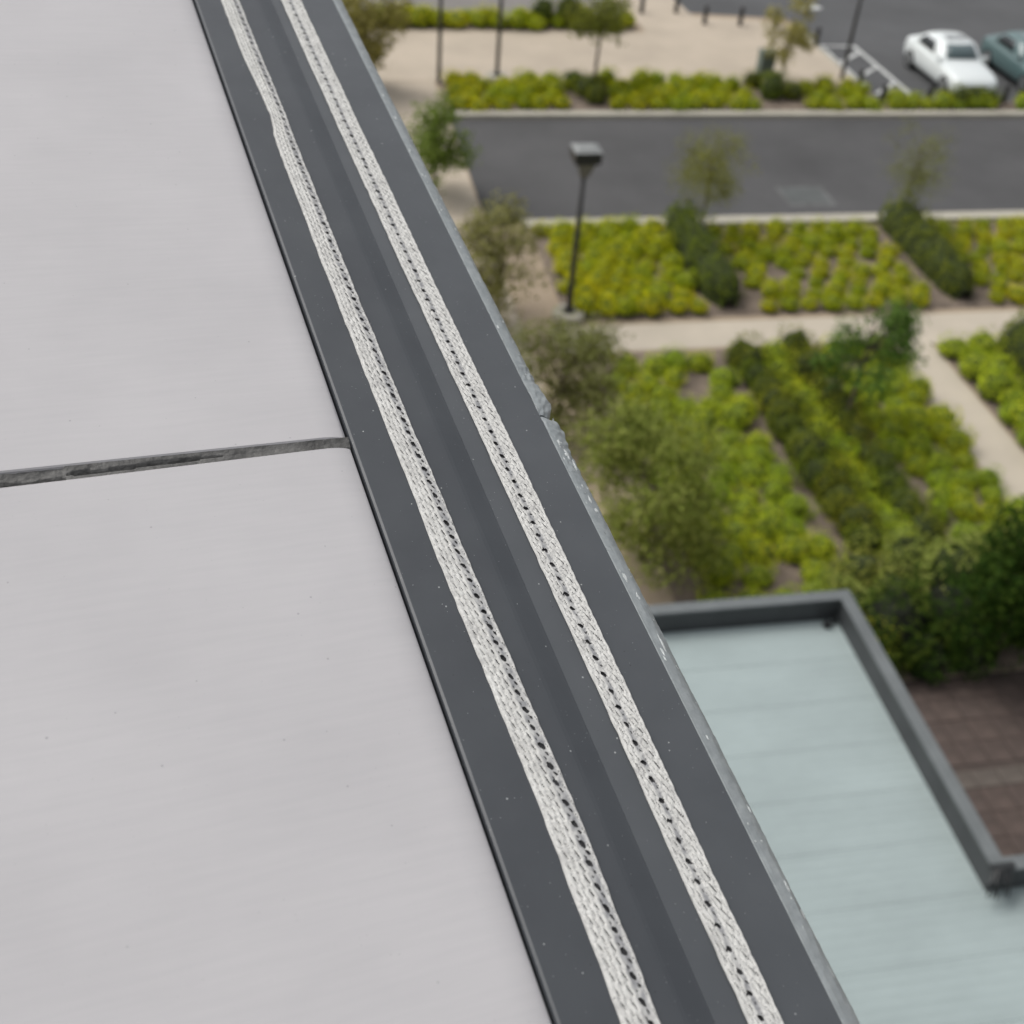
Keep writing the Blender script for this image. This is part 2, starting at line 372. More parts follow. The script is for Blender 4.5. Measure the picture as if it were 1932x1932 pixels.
# local axes: x across the capping (outwards), y along it (away), z off the surface
JS = 0.658
bld = local_root('building', 'pale grey roof panels of the tall building on the left, dark joint between', 'building')
def taper(x, y):
    k = .0045 * min(1, max(0, (-.1135 - x) / .40))
    if abs(y - JS) > .02: return 0
    return k if y > JS else -k
def slab(name, x0, x1, y0, y1, ztop, zbot, r, mat, parent):
    """panel with a rounded right-hand edge"""
    prof = [(x0, zbot), (x0, ztop), (-.62, ztop), (-.37, ztop)]
    for k in range(9):
        a = math.pi / 2 * k / 8
        prof.append((x1 - r + r * math.sin(a), ztop - .26 * r + .26 * r * math.cos(a)))
    prof.append((x1, zbot))
    mb = MB(); n = len(prof); rows = []
    yy = [y0, y0 + .0015] + [y0 + .0015 + (y1 - y0 - .003) * k / 30 for k in range(1, 30)] + [y1 - .0015, y1]
    for q, y in enumerate(yy):
        dz = -.0015 if q in (0, len(yy) - 1) else 0
        rows += [(x, y + (y - .9 > -0.5) * 0 + taper(x, y), z + (dz if z > zbot else 0)) for x, z in prof]
    mb.add(rows, [(q * n + i, q * n + i + 1, (q + 1) * n + i + 1, (q + 1) * n + i) for q in range(len(yy) - 1) for i in range(n - 1)])
    mb.add([rows[i] for i in range(n)], [tuple(range(n))]); mb.add([rows[-n + i] for i in range(n)], [tuple(range(n - 1, -1, -1))])
    o = mb.build(name, mat, parent, recalc=True)
    o.data.polygons.foreach_set('use_smooth', [True] * len(o.data.polygons))
    es = o.modifiers.new('edges', 'EDGE_SPLIT'); es.split_angle = rad(40)
    return o
slab('panel', -4.0, -0.1135, -2.5, JS - .0075, 0.006, -.018, 0.030, M['panel'], bld)
slab('panel', -4.0, -0.1135, JS + .0075, 4.2, 0.004, -.018, 0.030, M['panel'], bld)
# recess and sealant bead, cracked open at its far left
MB().box(-4.0, -.115, JS - .03, JS + .03, -.05, -.0185).build('joint_recess', M['sealant_dark'], bld)
sm = MB(); vv = []; nx, nyy = 320, 14
for i in range(nx + 1):
    x = -0.62 + (0.62 - .1125) * i / nx
    for j in range(nyy + 1):
        q = j / nyy; kk = .0045 * min(1, max(0, (-.1135 - x) / .40)); y = JS - .0073 - kk + (.0146 + 2 * kk) * q
        z = -.0006 + .0032 * q - .0012 * (1 - (2 * q - 1) ** 2) - .004 * max(0, 1 - q * 5) + .0007 * noise.noise((x * 30, y * 60, 2)) + .0003 * noise.noise((x * 120, y * 260, 7)) + .0002 * noise.noise((x * 420, y * 500, 3))
        if -.40 < x < -.235:                              # crack opening along the upper side
            u_ = min(1, (-.235 - x) / .05) * min(1, (x + .40) / .01); c0 = .66 + .10 * noise.noise((x * 18, 0, 5)) - .10 * (-.235 - x) / .165
            if abs(q - c0) < .10 * u_: z -= .009
        if x < -.40:                                      # torn, lumpy end
            z += .0016 * noise.noise((x * 70, y * 160, 12)) - .001
            c0 = .38 + .22 * noise.noise((x * 38, 0, 9))
            if abs(q - c0) < .09: z -= .008
        vv.append((x, y, z))
sm.add(vv, [(i * (nyy + 1) + j, (i + 1) * (nyy + 1) + j, (i + 1) * (nyy + 1) + j + 1, i * (nyy + 1) + j + 1) for i in range(nx) for j in range(nyy)])
sm.build('sealant', M['sealant'], bld, smooth=True)
# roof substrate and the facade down to the street
MB().box(-4.0, .105, -2.5, 4.2, -.40, -.052).build('roof_slab', M['facade'], bld)
inv = LF.inverted()
fc = [(-4.0, -2.5), (.10, -2.5), (.10, 4.2), (-4.0, 4.2)]
tops = [LF @ Vector((x, y, -.39)) for x, y in fc]
vv = [inv @ p for p in tops] + [inv @ Vector((p.x, p.y, 0)) for p in tops]
MB().add(vv, [(0, 1, 2, 3), (4, 7, 6, 5), (0, 4, 5, 1), (1, 5, 6, 2), (2, 6, 7, 3), (3, 7, 4, 0)]).build('wall', M['facade'], bld)

# capping: two dark strips at slightly different levels and a worn edge trim
cap = local_root('edge_capping', 'dark grey metal capping with worn light outer edge running along the roof edge', 'capping')
def extrude(name, prof, y0, y1, mat, parent, ny=2, jitter=None, smooth=False):
    mb = MB(); n = len(prof); rows = []
    for q in range(ny + 1):
        y = y0 + (y1 - y0) * q / ny
        for i, (x, z) in enumerate(prof):
            dx = dy = dz = 0
            if jitter: dx, dy, dz = jitter(i, x, y, z)
            rows.append((x + dx, y + dy, z + dz))
    mb.add(rows, [(q * n + i, q * n + i + 1, (q + 1) * n + i + 1, (q + 1) * n + i) for q in range(ny) for i in range(n - 1)])
    mb.add([rows[i] for i in range(n)], [tuple(range(n))]); mb.add([rows[-n + i] for i in range(n)], [tuple(range(n - 1, -1, -1))])
    return mb.build(name, mat, parent, recalc=True, smooth=smooth)
LO, HI = -1.2, 4.2
extrude('inner_strip', [(-.1105, -.05), (-.1105, -.0035), (-.1095, -.0012), (-.1070, 0), (-.016, 0), (-.012, -.0001), (-.008, -.0006), (-.004, -.0016), (.011, -.0058), (.0142, -.0064), (.0142, -.05)], LO, HI, M['cap'], cap, 40, smooth=False)
extrude('outer_strip', [(.0144, -.05), (.0144, -.00645), (.03, -.0056), (.05, -.0048), (.1160, -.0040), (.1160, -.05)], LO, HI, M['cap2'], cap, 40)
# worn edge trim in two lengths that meet, crumpled, near the panel joint
NOTCH = 0.672
def edgej(i, x, y, z):
    a = noise.noise((y * 14, i * .4, 2)) * .0006 + noise.noise((y * 70, i * .9, 5)) * .0004 + noise.noise((y * 260, i * 1.9, 15)) * .00025
    b = 0
    dd = y - NOTCH
    if dd > 0 and dd < .10:                      # crumpled bulge beyond the joint
        b = .0045 * math.exp(-((dd - .030) / .022) ** 2) - .006 * math.exp(-(dd / .012) ** 2)
    if dd < 0 and dd > -.12: b = .0030 * math.exp(-((dd + .016) / .02) ** 2) - .0075 * math.exp(-(dd / .006) ** 2)
    k = max(0, min(1, (x - .113) / .02))
    rough = .0013 * noise.noise((y * 120, i * 1.7, 9)) * (abs(dd) < .09)
    return ((a + b + rough) * k, 0, (a * .8 + rough * 1.2 + b * .25) * (0.3 + k))
ep = [(.1162, -.05), (.1162, -.0045), (.1169, -.0038), (.1185, -.0041), (.1212, -.0047), (.1250, -.0058), (.1288, -.0074), (.1325, -.0098), (.1358, -.0130), (.1376, -.0180), (.1376, -.09), (.1235, -.09)]
extrude('edge_trim', ep, LO, NOTCH - .0015, M['edge'], cap, 1100, edgej)
extrude('edge_trim', ep, NOTCH + .0015, HI, M['edge'], cap, 1600, edgej)
# bare bright chips where the paint has flaked off the edge
def chip(x, y, lx, ly, seed):
    mb = MB(); n = 14
    def ez(px):
        for (xa, za), (xb, zb) in zip(ep[2:], ep[3:]):
            if xa <= px <= xb: return za + (zb - za) * (px - xa) / max(1e-6, xb - xa)
        return -.01
    ring = []; 
    for k in range(n):
        a = 2 * math.pi * k / n; r = .72 + .95 * noise.noise((math.cos(a) * 2.6 + seed * 3.1, math.sin(a) * 2.6, seed))
        px = x + lx * r * math.cos(a); ring.append((px, y + ly * r * math.sin(a), ez(min(.1372, max(.1170, px))) + .0004))
    px = x; mb.add([(x, y, ez(x) + .0007)] + ring, [(0, 1 + k, 1 + (k + 1) % n) for k in range(n)])
    mb.add([(a, b_, c - .003) for a, b_, c in ring] + ring, [(k, (k + 1) % n, n + (k + 1) % n, n + k) for k in range(n)])
    return mb.build('paint_chip', M['chip'], cap, smooth=False)
for k, (x, y, lx, ly) in enumerate([(.1090, .628, .0032, .007), (.1120, .610, .0030, .009), (.1155, .592, .0020, .011), (.1120, .540, .0016, .0065), (.1135, .524, .0034, .0045),
                                    (.106, 1.37, .0016, .005), (.108, 1.31, .002, .006), (.104, 1.22, .0015, .004), (.105, 1.16, .0013, .004), (.104, .83, .0014, .004), (.107, .43, .002, .008), (.111, .405, .002, .005),
                                    (.112, .345, .0022, .010), (.107, .335, .0016, .006), (.117, .16, .0016, .006), (.115, .085, .002, .008), (.118, .06, .0014, .006), (.109, .235, .0012, .003)]):
    chip(x + .0150, y, lx, ly, k + 1)
for k in range(70):
    chip(U(.119, .1362), U(.02, 1.7), U(.0004, .0011), U(.0006, .0028), k + 40)

# ---------------- braided straps: woven skin with real slits and holes over a tape coloured dark as their shade
def value_noise(a, b, seed):
    """cheap smooth 2-D noise for arrays, -1..1"""
    tab = np.random.RandomState(seed).rand(64, 64) * 2 - 1
    i0 = np.floor(a).astype(int); j0 = np.floor(b).astype(int); fa = a - i0; fb = b - j0
    fa = fa * fa * (3 - 2 * fa); fb = fb * fb * (3 - 2 * fb); g = lambda i, j: tab[i % 64, j % 64]
    return (g(i0, j0) * (1 - fa) + g(i0 + 1, j0) * fa) * (1 - fb) + (g(i0, j0 + 1) * (1 - fa) + g(i0 + 1, j0 + 1) * fa) * fb

def make_strap(name, label, edge0, width, base, slits, holes, lanes, off, seed, smin=-.30, smax=2.2):
    root = local_root(name, label, 'strap', 'braided straps along the capping')
    rs = np.random.RandomState(seed)
    step = .00065; ns = int((smax - smin) / step); nv = 52
    S = np.linspace(smin, smax, ns + 1); V = np.linspace(0, 1, nv + 1)
    x0 = np.array([off(q)[0] for q in S[::40]]); wd = np.array([off(q)[1] for q in S[::40]])
    x0 = np.interp(S, S[::40], x0); wd = np.interp(S, S[::40], wd)
    lift = .0006 * (1 + value_noise(S * 8, S * 0 + .5, seed))
    SS, VV = np.meshgrid(S, V, indexing='ij'); A = SS / width
    # relief: rows of slanting stitches
    hgt = np.full_like(SS, .0027)
    for (vc, hw, pitch, ph, amp) in lanes:
        t_ = np.mod(A / pitch + ph + .35 * value_noise(A * 1.3, VV * 0 + vc * 30, seed), 1)
        q = (VV - vc - .11 * (.5 - t_) * 2 * .5) / hw
        across = np.clip(1 - q * q, 0, 1); along = np.clip(1 - (2 * t_ - 1) ** 4, 0, 1)
        hgt += amp * across ** .6 * (.62 + .38 * along ** .6) - amp * .45 * (np.abs(q) < 1)
    hgt += .00016 * value_noise(A * 9, VV * 26, seed + 1) + .00010 * value_noise(A * 22, VV * 60, seed + 2)
    ed = np.minimum(VV, 1 - VV); hgt -= .0030 * np.clip(1 - ed / .06, 0, 1) ** 2
    gap = np.zeros_like(SS, bool); weather = np.zeros_like(SS)
    for (vc, pitch, ph, ln, wdt, tl) in slits:                     # thin slanting slits between the stitches
        k = np.floor(A / pitch + ph); jit = tab1(k, seed + int(vc * 100)); jit2 = tab1(k, seed + 50 + int(vc * 100))
        c = (k + .5 - ph) * pitch + .06 * pitch * jit; da = A - c; dv = VV - vc - .012 * jit2 + tl * da
        L_ = ln * (1 + .25 * jit2)
        gap |= (np.abs(da) < L_) & (np.abs(dv) < wdt * np.sqrt(np.clip(1 - (da / L_) ** 2, 0, 1)))
        hgt -= .0008 * np.exp(-(dv / .04) ** 2) * (np.abs(da) < L_ * 1.2)
    for (vc, pitch, ph, ra, rv, band) in holes:                    # the row of open eyelets
        k = np.floor(A / pitch + ph); j1 = tab1(k, seed + 7); j2 = tab1(k, seed + 8); j3 = tab1(k, seed + 9)
        da = A - (k + .5 - ph) * pitch - .07 * pitch * j1; dv = VV - vc - .018 * j2 + .22 * da
        rr = (da / (ra * (1 + .15 * j3))) ** 2 + (dv / (rv * (1 + .12 * j2))) ** 2
        rr = rr * (1 + .35 * value_noise(A * 14, VV * 18, seed + 4))
        gap |= rr < 1
        hgt -= .0006 * np.exp(-np.clip(rr - 1, 0, 9) / 1.2)
        weather = np.maximum(weather, np.clip(1.25 - np.abs(VV - vc) / band, 0, 1) * np.clip(.75 + .6 * value_noise(A * 6, VV * 9, seed + 5), 0, 1))
    eo = .022 * (value_noise(A * 2.4, VV * 0 + .5, seed + 11)) * (VV < .5) + .022 * value_noise(A * 2.6, VV * 0 + 9.5, seed + 12) * (VV >= .5)
    Xc = edge0 + x0[:, None] + (VV + eo * np.clip(1 - ed / .2, 0, 1)) * width * wd[:, None]
    Zc = base + lift[:, None] + np.maximum(hgt, .0002)
    co = np.stack([Xc, SS, Zc], -1).reshape(-1, 3)
    keep = ~(gap[:-1, :-1] & gap[1:, 1:])
    idx = np.arange((ns + 1) * (nv + 1)).reshape(ns + 1, nv + 1)
    quads = np.stack([idx[:-1, :-1], idx[:-1, 1:], idx[1:, 1:], idx[1:, :-1]], -1)[keep]
    me = bpy.data.meshes.new('braid'); me.vertices.add(len(co)); me.vertices.foreach_set('co', co.ravel())
    nq = len(quads); me.loops.add(nq * 4); me.loops.foreach_set('vertex_index', quads.ravel())
    me.polygons.add(nq); me.polygons.foreach_set('loop_start', np.arange(nq) * 4)
    me.update(calc_edges=True)
    at = me.attributes.new('weather', 'FLOAT', 'POINT'); at.data.foreach_set('value', weather.ravel().astype(np.float32))
    me.polygons.foreach_set('use_smooth', [True] * nq); me.materials.append(M['yarn'])
    o = link('braid', me, root); o['kind'] = 'stuff'
    tb = MB(); n = 200; vv = []                                    # backing tape, its dark colour gives the shade seen in the gaps
    for i in range(n + 1):
        q = smin + (smax - smin) * i / n; xx, ww = off(q)
        for v, h in ((.02, -.0004), (.02, .0007), (.98, .0007), (.98, -.0004)): vv.append((edge0 + xx + v * width * ww, q, base + .0001 + h))
    tb.add(vv, [(i * 4 + j, i * 4 + j + 1, (i + 1) * 4 + j + 1, (i + 1) * 4 + j) for i in range(n) for j in range(3)])
    tb.build('backing_tape', M['tape'], root, recalc=True)
    return root
def tab1(k, seed):
    t_ = np.random.RandomState(seed).rand(997) * 2 - 1
    return t_[np.mod(k.astype(int), 997)]

def lerp_tab(s, tab):
    for (a0, b0), (a1, b1) in zip(tab, tab[1:]):
        if s <= a1: return b0 + (b1 - b0) * max(0, (s - a0)) / (a1 - a0)
    return tab[-1][1]
def offL(s):
    x = .0008 * noise.noise((s * 6, 1, 1)) + .0005 * noise.noise((s * 25, 4, 1)) + lerp_tab(s, [(-.3, .007), (.02, .0088), (.2, .0105), (.5, .0045), (1.0, .0017), (1.6, .0010)])
    d = s - 1.31                                          # pinched and half twisted here
    k = math.exp(-(d / (.11 if d > 0 else .045)) ** 2)
    return x + .0070 * k, lerp_tab(s, [(0, .97), (.25, 1.0), (.5, .95), (.9, .88), (1.6, .90)]) + .03 * noise.noise((s * 5, 7, 2)) - .20 * k
def offR(s):
    x = .0007 * noise.noise((s * 5, 3, 8)) + .0004 * noise.noise((s * 22, 6, 3)) + .0055 * max(0, min(1, (1.5 - s) / 1.3)) + lerp_tab(s, [(0, .0075), (.2, .0074), (.5, .0068), (1.0, .0034), (1.6, .0028)])
    return x, lerp_tab(s, [(0, .88), (.2, .90), (.5, .97), (1.0, 1.0)]) + .02 * noise.noise((s * 4, 5, 5))
# slits: (v, pitch, phase, half length, half width, tilt)   lanes: (v, half width, pitch, phase, height)
make_strap('braided_strap', 'pale braided strap nearer the grey roof panels, dark holes along its right side', -.0705, .0315, .0000,
           [(.05, .37, .3, .10, .014, .26), (.18, .37, .0, .150, .025, .30), (.34, .37, .5, .14, .019, .30), (.50, .37, .15, .170, .028, .30), (.91, .45, .2, .12, .018, .2)],
           [(.735, .61, .0, .125, .085, .14), (.80, .61, .42, .085, .045, .12), (.69, .61, .62, .06, .03, .10)],
           [(.10, .085, .37, .5, .0014), (.26, .085, .37, .0, .0015), (.42, .085, .37, .6, .0016), (.58, .075, .37, .2, .0013), (.73, .09, .61, .5, .0008), (.925, .085, .5, .1, .0014)], offL, 3)
make_strap('braided_strap', 'pale braided strap nearer the outer edge, row of holes along its middle', .0265, .0325, -.0046,
           [(.12, .37, .0, .15, .021, .30), (.25, .37, .45, .15, .022, .30), (.50, .40, .1, .13, .018, .22), (.62, .37, .6, .13, .018, .28), (.745, .37, .25, .18, .029, .34), (.87, .37, .7, .13, .018, .3)],
           [(.385, .60, .0, .105, .080, .075), (.44, .60, .45, .06, .030, .06)],
           [(.06, .062, .45, .5, .0013), (.185, .066, .37, .0, .0015), (.31, .055, .37, .6, .0013), (.46, .055, .6, .2, .0012), (.56, .062, .37, .5, .0014), (.68, .062, .37, .1, .0015), (.81, .062, .37, .4, .0013), (.94, .062, .45, .2, .0013)], offR, 8)

# ================================================================== LOWER CANOPY ROOF
HC = 3.5
cn = empty('canopy_roof', (0, 0, 0), label='pale grey green flat canopy roof with dark raised frame below the roof edge', cat='canopy')
X1, Y1 = 6.50, 9.34
y = Y1 - .14; i = 0; YC = Y1 - .14 - 6 * .632
while y > .6:
    ya = y - .628; XE = X1 - .13 if i < 6 else 9.2; mb = MB(); pr = []
    for q in range(7):
        yy0 = ya + .628 * q / 6
        pr += [(yy0, .0), (yy0 + .045, .0), (yy0 + .06, .0022), (yy0 + .085, .0022)] if q < 6 else [(yy0, .0)]
    vv = []
    for (yy0, z) in pr: vv += [(.6, yy0, 3.20 + z + U(0, .002)), (XE, yy0, 3.20 - (XE - .6) * .0035 + z)]
    mb.add(vv, [(2 * k, 2 * k + 1, 2 * k + 3, 2 * k + 2) for k in range(len(pr) - 1)])
    mb.build('roof_sheet', M['roofsheet'], cn); y = ya - .004; i += 1
MB().box(.6, X1 - .02, YC, Y1 - .02, 3.02, 3.15).build('soffit', M['frame'], cn)
MB().box(.6, 9.19, .5, YC - .002, 3.02, 3.15).build('soffit', M['frame'], cn)
MB().box(X1 + .002, 9.2, YC + .004, YC + .13, 3.0, HC - .006).build('frame_beam', M['frame'], cn)
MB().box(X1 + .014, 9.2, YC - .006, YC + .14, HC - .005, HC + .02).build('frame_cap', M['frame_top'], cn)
MB().box(.6, X1, Y1 - .13, Y1, 3.0, HC - .006).build('frame_beam', M['frame'], cn)
MB().box(X1 - .13, X1 - .0, YC + .004, Y1 - .132, 3.0, HC - .006).build('frame_beam', M['frame'], cn)
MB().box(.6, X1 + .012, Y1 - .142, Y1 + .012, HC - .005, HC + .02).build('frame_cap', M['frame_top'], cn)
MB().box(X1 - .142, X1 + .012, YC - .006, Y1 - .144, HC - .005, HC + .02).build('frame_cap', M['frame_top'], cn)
for yy in (5.6, 8.9): MB().box(X1 - .12, X1 - .02, yy - .05, yy + .05, 0, 3.0).build('post', M['frame'], cn)
dr = MB(); dr.tube([(X1 - .30, Y1 - .26, 3.2), (X1 - .30, Y1 - .26, 3.25)], [.055, .05], 10); dr.box(X1 - .22, X1 - .17, Y1 - .24, Y1 - .20, 3.2, 3.28)
dr.build('roof_outlet', M['black'], cn)
# dark pronged bracket clamped on the frame near the right-hand end
br = MB(); bx, by = X1 - .06, YC + .03
br.box(bx - .12, bx + .13, by - .03, by + .03, HC + .022, HC + .06)
for k in range(5): br.tube([(bx - .08 + .04 * k, by - .02, HC + .04), (bx - .16 + .05 * k, by - .12 - .02 * (k % 2), HC - .02), (bx - .20 + .06 * k, by - .2, HC - .14 - .03 * (k % 3))], [.022, .02, .008], 6)
br.build('bracket', M['black'], cn)
MB().add([(4.05, 7.02, 3.225), (4.18, 6.99, 3.225), (4.20, 7.22, 3.225), (4.12, 7.33, 3.225), (4.04, 7.24, 3.225)], [(0, 1, 2, 3, 4)]).build('pale_patch', M['paint'], cn)

# ================================================================== STREET FURNITURE
def lamp(x, y, h, label, base=True, tall=True):
    r = empty('lamp_post', (x, y, 0), label=label, cat='lamp post', group='lamp posts')
    MB().tube([(0, 0, .02), (0, 0, h * .5), (0, 0, h - .42)], [.068, .060, .052], 10).build('pole', M['pole'], r, smooth=True)
    if base:
        MB().tube([(0, 0, .0), (0, 0, .16), (0, 0, .2)], [.36, .36, .33], 20).build('footing', M['kerb'], r)
        MB().box(-.13, .13, -.13, .13, .2, .225).build('base_plate', M['pole'], r, bevel=.006)
    MB().add([(-.19, -.19, h - .08), (.19, -.19, h - .08), (.19, .19, h - .08), (-.19, .19, h - .08), (-.08, -.08, h - .42), (.08, -.08, h - .42), (.08, .08, h - .42), (-.08, .08, h - .42)],
             [(0, 1, 5, 4), (1, 2, 6, 5), (2, 3, 7, 6), (3, 0, 4, 7), (4, 5, 6, 7), (0, 3, 2, 1)]).build('lens', M['lens'], r)
    MB().box(-.27, .27, -.25, .25, h - .08, h + .16).build('lamp_housing', M['black'], r, bevel=.01)
    MB().add([(-.285, -.265, h + .165), (.285, -.265, h + .165), (.285, .265, h + .165), (-.285, .265, h + .165), (-.16, -.15, h + .215), (.16, -.15, h + .215), (.16, .15, h + .215), (-.16, .15, h + .215)],
             [(0, 1, 5, 4), (1, 2, 6, 5), (2, 3, 7, 6), (3, 0, 4, 7), (4, 5, 6, 7), (3, 2, 1, 0)]).build('lamp_lid', M['lamp_top'], r)
    return r
lamp(6.09, 21.86, 3.72, 'dark lamp post with square head rising from the lime shrub bed, head over the road')
lamp(5.11, 36.3, 4.0, 'leftmost of the far dark lamp posts, at the paved plaza beside a tree', base=False)
lamp(6.99, 36.55, 4.0, 'far dark lamp post standing on a round pale concrete footing in the shrubs')
lamp(18.85, 36.85, 4.0, 'far dark lamp post beside the hatched parking marking', base=False)

BG = 'bollards around the plaza'
bolm = None
bol = [(13.69, 43.67, 'leftmost bollard at the head of the plaza beside the grey forecourt'), (15.07, 43.79, 'second bollard from the left at the head of the plaza'),
       (15.78, 42.5, 'dark bollard third from left along the plaza edge'), (17.13, 42.4, 'dark bollard on plaza edge just left of the thin plaza tree'),
       (18.45, 42.2, 'dark bollard behind the crown of the thin plaza tree'), (19.25, 40.2, 'dark bollard at the rounded plaza corner by the top of the hatching'),
       (19.05, 35.9, 'dark bollard at the shrub bed beside the lower hatching'), (19.25, 34.55, 'dark bollard at the foot of the hatched marking, left one'),
       (20.85, 34.5, 'dark bollard in the shrubs just left of the white car'), (23.55, 34.5, 'dark bollard in the shrubs between the white and the dark car')]
for x, y, lb in bol:
    r = empty('bollard', (x, y, 0), label=lb, cat='bollard', group=BG)
    if not bolm:
        bolm = [MB().tube([(0, 0, 0), (0, 0, .52), (0, 0, .54)], [.085, .085, .075], 12).mesh('post', M['pole'], True), MB().tube([(0, 0, .56), (0, 0, .62), (0, 0, .65), (0, 0, .66)], [.085, .085, .07, .03], 12).mesh('cap', M['pole'], True)]
    link('post', bolm[0], r); link('cap', bolm[1], r)

ub = empty('utility_cabinet', (16.1, 37.0, 0), label='small green utility cabinet at the plaza edge behind a dark bush', cat='cabinet')
MB().box(-.24, .24, -.2, .2, 0, .82).build('body', M['util'], ub, bevel=.015)
MB().box(-.27, .27, -.23, .23, .822, .87).build('lid', M['util'], ub, bevel=.012)
MB().box(-.2, .2, -.215, -.202, .1, .74).build('door', M['util'], ub)

uc = empty('utility_cover', (14.05, 27.85, 0), label='rectangular utility cover set in the asphalt road', cat='cover')
MB().box(-.68, .68, -.62, .62, -.03, .007).build('frame', M['paint_faint'], uc)
MB().box(-.56, .56, -.38, .50, -.02, .012).build('lid', surf('cover_lid', (0.085, 0.092, 0.09), .7, .2, 3, 20), uc)

# ================================================================== CARS
glass = newmat('car_glass'); gb = glass[2]; gb.inputs['Base Color'].default_value = (0.012, 0.016, 0.018, 1); gb.inputs['Roughness'].default_value = .06; gb.inputs['Specular IOR Level'].default_value = .6
M['glass'] = glass[0]
wsg = newmat('windscreen_glass'); wsg[2].inputs['Base Color'].default_value = (0.10, 0.135, 0.14, 1); wsg[2].inputs['Roughness'].default_value = .08; M['windscreen'] = wsg[0]  # pale blue-grey base colour stands in for sky reflected in the glass
def paintmat(name, c):
    mt, t, b = newmat(name); b.inputs['Base Color'].default_value = (*c, 1); b.inputs['Roughness'].default_value = .35; b.inputs['Coat Weight'].default_value = .6; b.inputs['Coat Roughness'].default_value = .06
    return mt
M['tyre'] = surf('tyre', (0.018, 0.018, 0.019), .85, .2, 10, 50)
M['rim'] = surf('rim_alloy', (0.38, 0.39, 0.39), .3, .1, 10, 50, metal=.8)
M['headlamp'] = surf('headlamp_glass', (0.5, 0.53, 0.53), .1, .1, 10, 50)
M['trim'] = surf('black_trim', (0.02, 0.021, 0.022), .6, .2, 10, 50)

